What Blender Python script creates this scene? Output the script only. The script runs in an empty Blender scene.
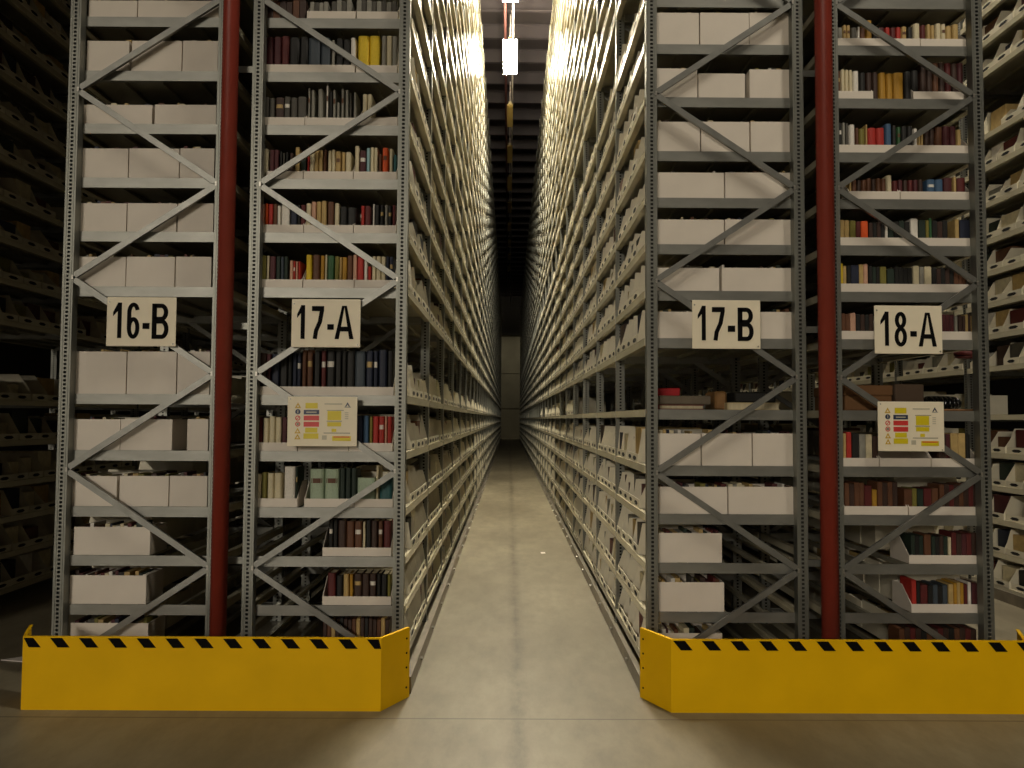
import bpy, math, random
from mathutils import Matrix, Vector
random.seed(7)
R = random.random
U = random.uniform
scene = bpy.context.scene
COL = scene.collection

# ------------------------------------------------------------------ camera
F, PITCH, YAW, ROLL, H = 790.0, math.radians(2.559), math.radians(0.205), math.radians(0.327), 1.56
D = 4.79                     # distance of the rack ends
BAY = 1.37


def ray(px, py):
    r, u, w = (px - 512) / F, -(py - 384) / F, 1.0
    c, s = math.cos(ROLL), math.sin(ROLL)
    r, u = r * c - u * s, r * s + u * c
    c, s = math.cos(PITCH), math.sin(PITCH)
    u, w = u * c + w * s, w * c - u * s
    c, s = math.cos(YAW), math.sin(YAW)
    r, w = r * c + w * s, w * c - r * s
    return Vector((r, w, u))


def at(px, py, y):
    d = ray(px, py)
    t = y / d.y
    return d.x * t, H + d.z * t


cd = bpy.data.cameras.new('camera')
cam = bpy.data.objects.new('camera', cd)
COL.objects.link(cam)
fw = ray(512, 384).normalized()
rt = (ray(1012, 384) - ray(12, 384)).normalized()
up = rt.cross(fw).normalized()
m = Matrix((rt, up, -fw)).transposed().to_4x4()
m.translation = (0, 0, H)
cam.matrix_world = m
cd.sensor_width = 36
cd.lens = F / 1024 * 36
cd.clip_end = 200
scene.camera = cam

# ------------------------------------------------------------------ materials


def lin(c):
    return tuple((v / 12.92 if v <= .04045 else ((v + .055) / 1.055) ** 2.4) for v in c)


def hexc(h):
    return lin(tuple(int(h[i:i + 2], 16) / 255 for i in (0, 2, 4)))


def mat(name, hx, rough=.6, metal=0., var=.12, scale=6., stretch=(1, 1, 1), bump=0., spec=.5, dark=None):
    m = bpy.data.materials.new(name)
    m.use_nodes = True
    nt = m.node_tree
    b = nt.nodes['Principled BSDF']
    c = hexc(hx)
    b.inputs['Roughness'].default_value = rough
    b.inputs['Metallic'].default_value = metal
    b.inputs['Specular IOR Level'].default_value = spec
    tc = nt.nodes.new('ShaderNodeTexCoord')
    mp = nt.nodes.new('ShaderNodeMapping')
    mp.inputs['Scale'].default_value = stretch
    nz = nt.nodes.new('ShaderNodeTexNoise')
    nz.inputs['Scale'].default_value = scale
    nz.inputs['Detail'].default_value = 4
    rp = nt.nodes.new('ShaderNodeValToRGB')
    lo = tuple(v * (1 - var) for v in c) if dark is None else hexc(dark)
    hi = tuple(min(1, v * (1 + var)) for v in c)
    rp.color_ramp.elements[0].position = .3
    rp.color_ramp.elements[1].position = .7
    rp.color_ramp.elements[0].color = (*lo, 1)
    rp.color_ramp.elements[1].color = (*hi, 1)
    L = nt.links.new
    L(tc.outputs['Object'], mp.inputs['Vector'])
    L(mp.outputs['Vector'], nz.inputs['Vector'])
    L(nz.outputs['Fac'], rp.inputs['Fac'])
    L(rp.outputs['Color'], b.inputs['Base Color'])
    if bump:
        bp = nt.nodes.new('ShaderNodeBump')
        bp.inputs['Strength'].default_value = bump
        bp.inputs['Distance'].default_value = .01
        L(nz.outputs['Fac'], bp.inputs['Height'])
        L(bp.outputs['Normal'], b.inputs['Normal'])
    return m


def emit(name, col, s):
    m = bpy.data.materials.new(name)
    m.use_nodes = True
    nt = m.node_tree
    b = nt.nodes['Principled BSDF']
    b.inputs['Base Color'].default_value = (.8, .8, .8, 1)
    b.inputs['Emission Color'].default_value = (*col, 1)
    b.inputs['Emission Strength'].default_value = s
    m.cycles.emission_sampling = 'FRONT'
    return m


def math_node(nt, op, a, b=None):
    n = nt.nodes.new('ShaderNodeMath')
    n.operation = op
    for i, v in enumerate((a, b)):
        if v is None:
            continue
        if isinstance(v, (int, float)):
            n.inputs[i].default_value = v
        else:
            nt.links.new(v, n.inputs[i])
    return n.outputs[0]


M = {}
M['galv'] = mat('galvanised_steel', '82837b', .46, .72, .16, 9., (1, 1, .35), .05)
M['inner'] = mat('post_inside_shade', '35342f', .85)  # dark colour stands in for the shade inside the end posts
M['beam'] = mat('galvanised_beam', '8b8b84', .46, .72, .12, 5., (1, 1, 3), .04)
M['edge'] = mat('shelf_edge_steel', 'cdc6ac', .24, .1, .06, 5., (1, 1, 3), .03)
M['deck'] = mat('shelf_deck_steel', '94907e', .5, .4, .15, 5.)
M['brace'] = mat('brace_steel', '868680', .44, .72, .12, 12.)
M['white'] = mat('white_card', 'd9d0c2', .55, 0, .04, 5.)
M['white2'] = mat('white_card_aisle', 'd6cfb8', .42, 0, .08, 5.)
M['hole'] = mat('hand_hole_shade', '0c0b09', .8)  # shade inside the hand holes, put into a dark colour
M['yellow'] = mat('yellow_paint', 'e8b600', .6, 0, .06, 3., (1, 1, 1), .03, .15)
M['black'] = mat('black_tape', '0b0a09', .8, spec=.1)
M['red'] = mat('red_pipe_paint', '8c3426', .42, 0, .10, 4.)
M['dullred'] = mat('dull_red_paint', '5a3630', .6)
M['signw'] = mat('sign_white', 'ece2c8', .5, 0, .03, 8., spec=.25)
M['signk'] = mat('sign_black', '0a0909', .8, spec=.1)
M['page'] = mat('paper_pages', 'cbbf9f', .8, 0, .12, 60., (1, 1, .05))
M['paper'] = mat('paper_scrap_white', 'e6ded6', .7)
M['ceil'] = mat('ceiling_deck', '38312f', .8, 0, .15, .4)
M['joist'] = mat('ceiling_joist_steel', '4e4747', .6, .2, .12, 1.)
M['wallb'] = mat('painted_block', 'a59f8c', .8, 0, .12, .8, (1, 1, 1), .1)
M['wallk'] = mat('dark_wall', '35322f', .7, 0, .15, .6)  # at the far wall's top this dark tone paints in missing light
M['rail'] = mat('guide_rail_steel', '7d766a', .4, .6, .2, 7.)
M['bolt'] = mat('bolt_zinc', 'a5a299', .4, .8)
M['lampbody'] = mat('lamp_enamel', 'b8ab86', .45, 0, .06)
M['lampoff'] = mat('unlit_lamp_diffuser', 'b89f5c', .5, 0, .04)
M['cable'] = mat('white_conduit', 'bdb5ad', .5)
M['carton'] = mat('brown_cardboard', '7a5634', .8, 0, .12, 4.)
M['carton2'] = mat('grey_brown_board', '5c4a3a', .8, 0, .15, 4.)
M['cream'] = mat('cream_board', 'c7b68c', .7)
M['tarred'] = mat('black_plastic_wrap', '0d0d0e', .15, 0, .2, 9., (1, 1, 1), .3)
M['leather'] = mat('brown_leather', '8a653a', .6, 0, .3, 14.)
M['redbook'] = mat('bright_red_cloth', 'b3141c', .6)
M['redbrown'] = mat('red_brown_cloth', '70382e', .65)
M['greyboard'] = mat('grey_board', '6d6252', .75, 0, .12, 9.)
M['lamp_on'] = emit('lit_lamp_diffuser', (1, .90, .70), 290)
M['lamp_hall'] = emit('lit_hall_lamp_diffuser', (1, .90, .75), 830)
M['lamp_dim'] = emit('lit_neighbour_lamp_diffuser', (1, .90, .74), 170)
M['lamp_far'] = emit('lit_far_lamp_diffuser', (1, .9, .66), 28)
for k_, h_ in dict(sy='d8c414', sn='26324f', sr='cf3a34', sl='b9b39c', sg='8d8878', st='c9a52c').items():
    M[k_] = mat('notice_' + k_, h_, .45, 0, .03)

# post steel with a row of dark slots (for posts farther back)
mp_ = mat('perforated_post_steel', '84857e', .36, .75, .16, 9., (1, 1, .35), .05)
nt = mp_.node_tree
b = nt.nodes['Principled BSDF']
tc = nt.nodes['Texture Coordinate']
sx = nt.nodes.new('ShaderNodeSeparateXYZ')
nt.links.new(tc.outputs['Object'], sx.inputs[0])
ax = math_node(nt, 'ABSOLUTE', sx.outputs[0])
ay = math_node(nt, 'ABSOLUTE', sx.outputs[1])
mn = math_node(nt, 'LESS_THAN', math_node(nt, 'MINIMUM', ax, ay), .0075)
fr = math_node(nt, 'LESS_THAN', math_node(nt, 'FRACT', math_node(nt, 'DIVIDE', sx.outputs[2], .0245)), .52)
msk = math_node(nt, 'MULTIPLY', mn, fr)
mx = nt.nodes.new('ShaderNodeMix')
mx.data_type = 'RGBA'
nt.links.new(msk, mx.inputs[0])
nt.links.new(nt.nodes['Color Ramp'].outputs['Color'], mx.inputs[6])
mx.inputs[7].default_value = (.006, .006, .005, 1)
nt.links.new(mx.outputs[2], b.inputs['Base Color'])
M['perf'] = mp_

# polished concrete with a saw-cut joint and wheel tracks
fm = mat('polished_concrete', '857d68', .45, 0, .16, .9, (1, .45, 1), .02, .5, '6a624f')
nt = fm.node_tree
b = nt.nodes['Principled BSDF']
tc = nt.nodes['Texture Coordinate']
sx = nt.nodes.new('ShaderNodeSeparateXYZ')
nt.links.new(tc.outputs['Object'], sx.inputs[0])
X_, Y_ = sx.outputs[0], sx.outputs[1]


def band(v, c, w):
    return math_node(nt, 'LESS_THAN', math_node(nt, 'ABSOLUTE', math_node(nt, 'SUBTRACT', v, c)), w)


n2 = nt.nodes.new('ShaderNodeTexNoise')
n2.inputs['Scale'].default_value = 5
n2.inputs['Detail'].default_value = 7
n2.inputs['Roughness'].default_value = .7
mp2 = nt.nodes.new('ShaderNodeMapping')
mp2.inputs['Scale'].default_value = (1.3, .5, 1)
nt.links.new(tc.outputs['Object'], mp2.inputs[0])
nt.links.new(mp2.outputs[0], n2.inputs['Vector'])
# wheel track: soft dark streak along the aisle
tr = nt.nodes.new('ShaderNodeMapRange')
tr.inputs[1].default_value = 0
tr.inputs[2].default_value = .07
tr.inputs[3].default_value = 1
tr.inputs[4].default_value = 0
nt.links.new(math_node(nt, 'ABSOLUTE', math_node(nt, 'SUBTRACT', X_, .06)), tr.inputs[0])
trk = math_node(nt, 'MULTIPLY', tr.outputs[0], math_node(nt, 'MULTIPLY', n2.outputs['Fac'], .7))
pat = nt.nodes.new('ShaderNodeMapRange')
pat.inputs[1].default_value = .38
pat.inputs[2].default_value = .7
pat.inputs[3].default_value = 0
pat.inputs[4].default_value = .42
nt.links.new(n2.outputs['Fac'], pat.inputs[0])
dirt = math_node(nt, 'ADD', trk, pat.outputs[0])
j = math_node(nt, 'MAXIMUM', band(Y_, 4.19, .006), math_node(nt, 'MULTIPLY', band(X_, .115, .004), .16))
dm = nt.nodes.new('ShaderNodeMix')
dm.data_type = 'RGBA'
nt.links.new(math_node(nt, 'MINIMUM', math_node(nt, 'MAXIMUM', dirt, j), .85), dm.inputs[0])
nt.links.new(nt.nodes['Color Ramp'].outputs['Color'], dm.inputs[6])
dm.inputs[7].default_value = (*hexc('41392c'), 1)
nt.links.new(dm.outputs[2], b.inputs['Base Color'])
M['floor'] = fm

BOOK = dict(c=('cream', 'cfc4a2'), w=('white', 'ddd8cc'), t=('tan', 'b59a62'), y=('yellow', 'd8b91c'), o=('orange', 'd9541a'), r=('red', 'a82a20'),
            d=('dark red', '571a18'), m=('maroon', '4a1c20'), b=('brown', '5e3a22'), B=('dark brown', '38241a'), k=('black', '14130f'), n=('navy blue', '1b2236'),
            u=('blue', '3c5a78'), l=('pale blue', '8fb3b8'), g=('green', '2f5a34'), G=('dark green', '1d2c22'), v=('olive', '77702f'), e=('grey', '8b897e'),
            E=('dark grey', '4a473f'), p=('pinkish', 'c59a80'), a=('gold', 'ad8226'), q=('pale green', '9fb096'), T=('teal', '2c5a5c'), s=('slate', '39424a'))
for k_, (n_, h_) in BOOK.items():
    M['b_' + k_] = mat('book_cloth_' + n_.replace(' ', '_'), h_, .6, 0, .14, 20.)


# ------------------------------------------------------------------ mesh builder
class MB:
    def __init__(s):
        s.v, s.f, s.mi, s.ms = [], [], [], []

    def mat(s, k):
        if k not in s.ms:
            s.ms.append(k)
        return s.ms.index(k)

    def poly(s, pts, k):
        n = len(s.v)
        s.v.extend(pts)
        s.f.append(tuple(range(n, n + len(pts))))
        s.mi.append(s.mat(k))

    def box(s, x0, x1, y0, y1, z0, z1, k, bv=0):
        n = len(s.v)
        i = s.mat(k)
        if bv:
            # chamfered along the four z edges and the top/bottom rims
            b = bv
            for z, e in ((z0, b), (z0 + b, 0), (z1 - b, 0), (z1, b)):
                s.v += [(x0 + b + e * .4, y0 + e, z), (x1 - b - e * .4, y0 + e, z), (x1 - e, y0 + b + e * .4, z), (x1 - e, y1 - b - e * .4, z),
                        (x1 - b - e * .4, y1 - e, z), (x0 + b + e * .4, y1 - e, z), (x0 + e, y1 - b - e * .4, z), (x0 + e, y0 + b + e * .4, z)]
            for r in range(3):
                for c in range(8):
                    a, d = n + r * 8 + c, n + r * 8 + (c + 1) % 8
                    s.f.append((a, d, d + 8, a + 8))
                    s.mi.append(i)
            s.f.append(tuple(n + 7 - c for c in range(8)))
            s.f.append(tuple(n + 24 + c for c in range(8)))
            s.mi += [i, i]
            return
        s.v += [(x0, y0, z0), (x1, y0, z0), (x1, y1, z0), (x0, y1, z0), (x0, y0, z1), (x1, y0, z1), (x1, y1, z1), (x0, y1, z1)]
        for q in ((0, 3, 2, 1), (4, 5, 6, 7), (0, 1, 5, 4), (1, 2, 6, 5), (2, 3, 7, 6), (3, 0, 4, 7)):
            s.f.append(tuple(n + a for a in q))
            s.mi.append(i)

    def prism(s, pts, ext, k):
        """closed polygon pts (3d) extruded by ext"""
        n, c, i = len(s.v), len(pts), s.mat(k)
        e = Vector(ext)
        s.v += [tuple(p) for p in pts] + [tuple(Vector(p) + e) for p in pts]
        s.f.append(tuple(range(n + c - 1, n - 1, -1)))
        s.f.append(tuple(range(n + c, n + 2 * c)))
        for a in range(c):
            d = (a + 1) % c
            s.f.append((n + a, n + d, n + c + d, n + c + a))
        s.mi += [i] * (c + 2)

    def cyl(s, p0, p1, r, k, seg=16, r1=None):
        p0, p1 = Vector(p0), Vector(p1)
        d = (p1 - p0).normalized()
        a = d.orthogonal().normalized()
        b_ = d.cross(a)
        n, i = len(s.v), s.mat(k)
        r1 = r if r1 is None else r1
        for p, q in ((p0, r), (p1, r1)):
            for c in range(seg):
                t = c / seg * 2 * math.pi
                s.v.append(tuple(p + a * (q * math.cos(t)) + b_ * (q * math.sin(t))))
        for c in range(seg):
            e = (c + 1) % seg
            s.f.append((n + c, n + e, n + seg + e, n + seg + c))
        s.f.append(tuple(n + seg - 1 - c for c in range(seg)))
        s.f.append(tuple(n + seg + c for c in range(seg)))
        s.mi += [i] * (seg + 2)

    def mesh(s, name, smooth=False):
        me = bpy.data.meshes.new(name)
        me.from_pydata([tuple(p) for p in s.v], [], s.f)
        for k in s.ms:
            me.materials.append(M[k])
        me.polygons.foreach_set('material_index', s.mi)
        if smooth:
            me.polygons.foreach_set('use_smooth', [len(f) == 4 for f in s.f])
        me.update()
        return me

    def build(s, name, parent=None, loc=(0, 0, 0), smooth=False):
        return link(name, s.mesh(name, smooth), parent, loc)


def link(name, me, parent=None, loc=(0, 0, 0)):
    o = bpy.data.objects.new(name, me)
    COL.objects.link(o)
    o.location = loc
    if parent is not None:
        o.parent = parent
    return o


def tag(o, label=None, cat=None, group=None, kind=None):
    for k, v in (('label', label), ('category', cat), ('group', group), ('kind', kind)):
        if v:
            o[k] = v
    return o


def empty(name, loc, label, cat, group=None):
    o = bpy.data.objects.new(name, None)
    COL.objects.link(o)
    o.location = loc
    o.empty_display_size = .1
    return tag(o, label, cat, group)


ORD = ['', 'first', 'second', 'third', 'fourth', 'fifth', 'sixth', 'seventh', 'eighth', 'ninth', 'tenth', 'eleventh', 'twelfth', 'thirteenth', 'fourteenth',
       'fifteenth', 'sixteenth', 'seventeenth', 'eighteenth', 'nineteenth', 'twentieth'] + ['twenty-' + w for w in ('first', 'second', 'third', 'fourth', 'fifth', 'sixth', 'seventh', 'eighth', 'ninth')] + ['thirtieth'] + ['thirty-' + w for w in ('first', 'second', 'third', 'fourth', 'fifth')]

# ------------------------------------------------------------------ levels and rack positions
YB = D + .055                                  # front face of the end beams


def lv(z):
    return H + (z - H) * YB / D


ZL = [lv(z) for z in (4.003, 3.663, 3.331, 2.995, 2.662, 2.324, 1.669, 1.329, .992, .700, .409, .118)]
ZR = [lv(z) for z in (3.856, 3.522, 3.184, 2.894, 2.606, 2.32, 2.029, 1.595, 1.255, .964, .672, .38, .09)]
TOP = 10.3
UPL = []
z = ZL[0] + .338
while z < TOP - .25:
    UPL.append(z)
    z += .338
UPR = [ZR[0] + .30, ZR[0] + .88]
z = UPR[-1] + .29
while z < TOP - .25:
    UPR.append(z)
    z += .29 if len(UPR) % 4 else .34
LEFT, RIGHT = UPL[::-1] + ZL, UPR[::-1] + ZR
BH = .031                                      # half the height of a beam
NB = 42
YEND = D + NB * BAY + .06
PW, PD = .065, .06                             # post width and depth
X16B, X17A, X17B, X18A = (-2.726, -1.745), (-1.595, -.628), (.837, 1.807), (1.960, 2.923)
X16A, X18B = (-5.165, -4.19), (4.385, 5.35)


# ------------------------------------------------------------------ posts, shelves, braces
def front_post_mesh(w=PW):
    b = MB()
    h, t = w / 2, .003
    hw, hh, p = .0088, .0072, .0245
    zt = 4.75
    b.box(-h, -hw, -PD / 2, -PD / 2 + t, 0, zt, 'galv')
    b.box(hw, h, -PD / 2, -PD / 2 + t, 0, zt, 'galv')
    z = 0
    while z < zt:
        b.box(-hw, hw, -PD / 2, -PD / 2 + t, z, z + p - 2 * hh, 'galv')
        z += p
    b.box(-h, h, -PD / 2, -PD / 2 + t, zt, TOP, 'galv')
    for s in (-1, 1):
        x0, x1 = sorted((s * h, s * (h - t)))
        b.box(x0, x1, -PD / 2 + t, PD / 2, 0, TOP, 'galv')
        x0, x1 = sorted((s * h, s * (h - .016)))
        b.box(x0, x1, PD / 2, PD / 2 + t, 0, TOP, 'galv')
        b.box(-h + t, h - t, PD / 2 - .006, PD / 2 - .003, 0, zt, 'inner') if s > 0 else None  # added back plate, coloured dark as the shade behind the slots
        # raised fold beside the slots
        x0, x1 = sorted((s * .017, s * .022))
        b.box(x0, x1, -PD / 2 - .003, -PD / 2, 0, TOP, 'galv')
    b.box(-h - .02, h + .02, -PD / 2 - .01, PD / 2 + .02, 0, .008, 'galv')
    return b.mesh('end_post')


def back_post(b, x, y, k='perf'):
    h, t = PW / 2, .004
    b.box(x - h, x + h, y - PD / 2, y - PD / 2 + t, 0, TOP, k)
    for s in (-1, 1):
        x0, x1 = sorted((x + s * h, x + s * (h - t)))
        b.box(x0, x1, y - PD / 2 + t, y + PD / 2, 0, TOP, k)
    b.box(x - h - .015, x + h + .015, y - PD / 2 - .01, y + PD / 2 + .01, 0, .008, k)


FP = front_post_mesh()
bb = MB()
back_post(bb, 0, 0)
BP = bb.mesh('row_post')


def shelf_geom(b, x0, x1, y0, z, fine=True, deck=True):
    """a shelf of one bay: deck, edge beams on the aisle sides and at both ends; y0 is the front face of the bay's first post"""
    a, e = y0 + (YB - D), y0 + BAY + .004
    i0, i1 = x0 + PW, x1 - PW
    zb, zt = z - BH, z + BH
    t = .004
    yb0, yb1 = y0 + PD + .001, y0 + BAY - .001
    for s, xf in ((1, x0), (-1, x1)):
        xs = sorted((xf - s * .004, xf - s * .004 + s * t))
        b.box(xs[0], xs[1], yb0, yb1, zt - .044, zt, 'edge')
        if fine:
            xs = sorted((xf - s * .004, xf + s * .036))
            b.box(xs[0], xs[1], yb0, yb1, zt - .047, zt - .044, 'edge')
            b.box(xs[0], xs[1], yb0, yb1, zt - .003, zt, 'edge')
    b.box(i0, i1, a, a + t, zb, zt, 'beam')
    if fine:
        b.box(i0, i1, a + t, a + .03, zb, zb + .003, 'beam')
        b.box(i0, i1, e - .03, e, zb, zt, 'beam')
    if deck:
        b.box(x0 + .006, x1 - .006, yb0 + .02, yb1, zt - .012, zt - .005, 'deck')
        b.box(i0, i1, a + t, yb0 + .02, zt - .012, zt - .005, 'deck')
    if fine:
        w = (x1 - x0) / 4
        for q in (1, 2, 3):
            if deck:
                b.box(x0 + w * q - .02, x0 + w * q + .02, yb0 + .03, yb1 - .03, zt - .035, zt - .012, 'deck')
            else:
                b.box(x0 + w * q - .012, x0 + w * q + .012, a + t, e - .03, zt - .03, zt - .002, 'deck')
    return b


def brace_mesh(w, rise):
    """from (0,0) to (w, rise): a lipped channel 40 mm wide"""
    b = MB()
    d = Vector((w, 0, rise)).normalized()
    n = Vector((-d.z, 0, d.x))
    p0, p1 = Vector((0, 0, 0)) - d * .01, Vector((w, 0, rise)) + d * .01
    for o0, o1, y0, y1 in ((-.018, .018, .0, .003), (-.018, -.015, .003, .02), (.015, .018, .003, .02)):
        b.prism([p0 + n * o0 + Vector((0, y0, 0)), p1 + n * o0 + Vector((0, y0, 0)), p1 + n * o1 + Vector((0, y0, 0)), p0 + n * o1 + Vector((0, y0, 0))], (0, y1 - y0, 0), 'brace')
    for p in (p0 + d * .022, p1 - d * .022):
        b.cyl(p, p + Vector((0, -.007, 0)), .008, 'bolt', 6)
    return b.mesh('diagonal_brace')


STEP = .5833


def rack(label, xx, levels, first, shelf_bays=3, posts=14, frames=4, bays=NB, y_first=0):
    """first: which side ('l','r') the brace node at z=.66 is on"""
    x0, x1 = xx
    root = empty('shelving_rack', ((x0 + x1) / 2, D, 0), label, 'shelving rack')
    ox, oy = -(x0 + x1) / 2, -D
    px0, px1 = x0 + PW / 2 + ox, x1 - PW / 2 + ox
    for px in (px0, px1):
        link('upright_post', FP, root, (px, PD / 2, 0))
        for k in range(1, posts):
            link('upright_post', BP, root, (px, k * BAY + PD / 2, 0))
    b = MB()
    for k in range(posts, bays + 1):
        for px in (px0, px1):
            back_post(b, px, k * BAY + PD / 2, 'galv')
    o = b.build('upright_post', root)
    o['kind'] = 'stuff'
    o['label'] = 'the many posts farther down the row'
    # shelves
    sm = shelf_geom(MB(), x0 + ox, x1 + ox, 0, 0).mesh('shelf')
    so = shelf_geom(MB(), x0 + ox, x1 + ox, 0, 0, True, False).mesh('open_shelf')
    ind = set()
    low = [i for i, z in enumerate(levels)][::-1]
    for k in range(shelf_bays):
        for i in low[:(100 // shelf_bays)]:
            link('shelf', sm if levels[i] > 1.5 else so, root, (0, k * BAY, levels[i]))
            ind.add((k, i))
    b = MB()
    for k in range(bays):
        for i, z in enumerate(levels):
            if (k, i) not in ind:
                shelf_geom(b, x0 + ox, x1 + ox, k * BAY, z, k < 7, z > 1.5)
    o = b.build('shelf', root)
    o['kind'] = 'stuff'
    o['label'] = 'the many shelves farther down the row'
    # braces
    w = (x1 - x0) - 2 * PW + .03
    mu, md = brace_mesh(w, STEP), brace_mesh(w, -STEP)
    zs = .66 - STEP
    side = first == 'r'                        # node below z=.66 is on the other side
    for k in range(frames):
        z, s = zs, side
        while z + STEP < TOP - .2:
            # s: current node on the left?
            yy = k * BAY + (.004 if k == 0 else PD + .004)
            if s:
                link('diagonal_brace', mu, root, (px0 + PW / 2 - .015, yy, z))
            else:
                link('diagonal_brace', md, root, (px0 + PW / 2 - .015, yy, z + STEP))
            z += STEP
            s = not s
    return root


rack('grey steel shelving rack behind the 16-B sign, high white trays at its end', X16B, LEFT, 'r')
rack('grey steel shelving rack behind the 17-A sign, rows of books at its end', X17A, LEFT, 'l')
rack('grey steel shelving rack behind the 17-B sign, high white trays at its end', X17B, RIGHT, 'r')
rack('grey steel shelving rack behind the 18-A sign, rows of books at its end', X18A, RIGHT, 'l')
rack('dark shelving rack across the unlit aisle beside the 16-B rack', X16A, LEFT, 'l', 3, 14, 1)
rack('lit shelving rack of fin-sided trays across the aisle beside the 18-A rack', X18B, RIGHT, 'r', 3, 14, 1)


# ------------------------------------------------------------------ shelf names
def shelf_name(levels, i, sign, sign_i):
    """levels run from the top down; sign_i = index of the shelf just above the sign"""
    d = sign_i - i
    if d >= 0:
        return '%s shelf above the %s sign' % (ORD[d + 1], sign)
    return '%s shelf below the %s sign' % (ORD[-d], sign)


def idx(levels, z):
    return min(range(len(levels)), key=lambda i: abs(levels[i] - z))


# ------------------------------------------------------------------ end trays
def end_tray_mesh(w, dep, lip, h, t=.004):
    b = MB()
    b.box(0, w, 0, dep, 0, t, 'white')
    b.box(0, w, 0, t, t, lip, 'white')
    b.box(0, w, dep - t, dep, t, h, 'white')
    for x in (0, w - t):
        b.prism([(x, t, t), (x, dep - t, t), (x, dep - t, h), (x, min(.12, dep * .55) if h > lip else t, h), (x, t, lip)], (t, 0, 0), 'white')
    return b.mesh('tray')


YT = D + .066
TRAYS = 0
BOOKSTUFF = MB()
pal = ['b_b', 'b_B', 'b_k', 'b_t', 'b_d', 'b_n', 'b_E', 'b_c', 'b_e', 'b_G', 'b_v', 'b_m']


def high_row(sign, levels, z, sign_i, crop, segs, ytop, tops=True):
    """a row of high-fronted trays: segs in crop pixels, crop = (ox, oy, scale)"""
    global TRAYS
    ox, oy, sc = crop
    i = idx(levels, z)
    zb = levels[i] + BH + .0005
    sh = shelf_name(levels, i, sign, sign_i)
    n = len(segs)
    pipe_right = sign == '16-B'
    for q, sg in enumerate(segs):
        a, c = sg[:2]
        yt = sg[2] if len(sg) > 2 else ytop
        xa, zt = at(ox + a / sc, oy + yt / sc, YT)
        xc, _ = at(ox + c / sc, oy + yt / sc, YT)
        h = max(.1, zt - zb)
        o = link('tray', end_tray_mesh(xc - xa - .002, .24, h, h), None, (xa + .001, YT, zb))
        p = (n - q) if pipe_right or sign == '17-B' else q + 1
        if n == 1:
            pos = 'alone at the end'
            lab = 'high white tray standing alone at the rack end, %s' % sh
        else:
            lab = 'high white tray, %s from the red pipe, %s' % (ORD[p], sh)
        tag(o, lab, 'tray', 'high white trays on the %s' % sh)
        TRAYS += 1
        if tops:
            x = xa + .01
            while x < xc - .03:
                w = U(.012, .035)
                if R() < .8:
                    hh = h + U(-.008, .024)
                    BOOKSTUFF.box(x, x + w - .002, YT + .03, YT + .18, zb + .006, zb + hh, random.choice(pal if R() < .7 else ['b_c', 'b_t', 'b_w']), 0)
                x += w


c16a, c16b, c16c, c16d = (60, 0, 5.69), (60, 110, 5.69), (60, 340, 5.69), (60, 450, 5.69)
s16 = idx(LEFT, ZL[5])
high_row('16-B', LEFT, ZL[0], s16, c16a, [(165, 440), (445, 905)], 2)
high_row('16-B', LEFT, ZL[1], s16, c16a, [(155, 395), (410, 695), (700, 900)], 232)
high_row('16-B', LEFT, ZL[2], s16, c16a, [(130, 525), (540, 890)], 595)
high_row('16-B', LEFT, ZL[3], s16, c16b, [(130, 390), (395, 680), (685, 880)], 218)
high_row('16-B', LEFT, ZL[4], s16, c16b, [(110, 380), (385, 665), (672, 875)], 530)
high_row('16-B', LEFT, ZL[5], s16, (0, 240, 3), [(235, 378), (380, 525), (528, 635)], 50)
high_row('16-B', LEFT, ZL[6], s16, c16c, [(90, 380), (385, 665), (670, 855)], 65)
high_row('16-B', LEFT, ZL[7], s16, c16c, [(65, 345), (347, 640), (725, 845)], 450)
high_row('16-B', LEFT, ZL[8], s16, c16d, [(55, 325), (340, 620), (625, 840)], 147)
high_row('16-B', LEFT, ZL[9], s16, c16d, [(80, 515)], 437)
high_row('16-B', LEFT, ZL[10], s16, (50, 540, 5.39), [(108, 520)], 190)
high_row('16-B', LEFT, ZL[11], s16, (50, 540, 5.39), [(110, 530)], 447)
c17a, c17b, c17c, c17d = (620, 0, 3), (620, 240, 3), (620, 480, 3), (650, 520, 5.39)
s17 = idx(RIGHT, ZR[5])
high_row('17-B', RIGHT, ZR[0], s17, c17a, [(110, 237), (240, 387), (388, 510)], 38)
high_row('17-B', RIGHT, ZR[1], s17, c17a, [(110, 232, 205), (235, 375, 220), (388, 512, 208)], 208)
high_row('17-B', RIGHT, ZR[2], s17, c17a, [(112, 240), (243, 388), (392, 515)], 365)
high_row('17-B', RIGHT, ZR[3], s17, c17a, [(112, 312), (315, 517)], 517)
high_row('17-B', RIGHT, ZR[4], s17, c17a, [(112, 312), (315, 517)], 658)
high_row('17-B', RIGHT, ZR[5], s17, c17b, [(112, 298), (305, 518)], 83)
high_row('17-B', RIGHT, ZR[6], s17, c17b, [(112, 315), (318, 518)], 215)
high_row('17-B', RIGHT, ZR[8], s17, c17b, [(112, 242), (245, 395), (398, 525)], 580)
high_row('17-B', RIGHT, ZR[9], s17, c17c, [(112, 322), (325, 528)], 20)
high_row('17-B', RIGHT, ZR[10], s17, c17d, [(45, 388)], 70)
high_row('17-B', RIGHT, ZR[11], s17, c17d, [(45, 400)], 335)
high_row('17-B', RIGHT, ZR[12], s17, c17d, [(45, 390)], 610)


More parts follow.
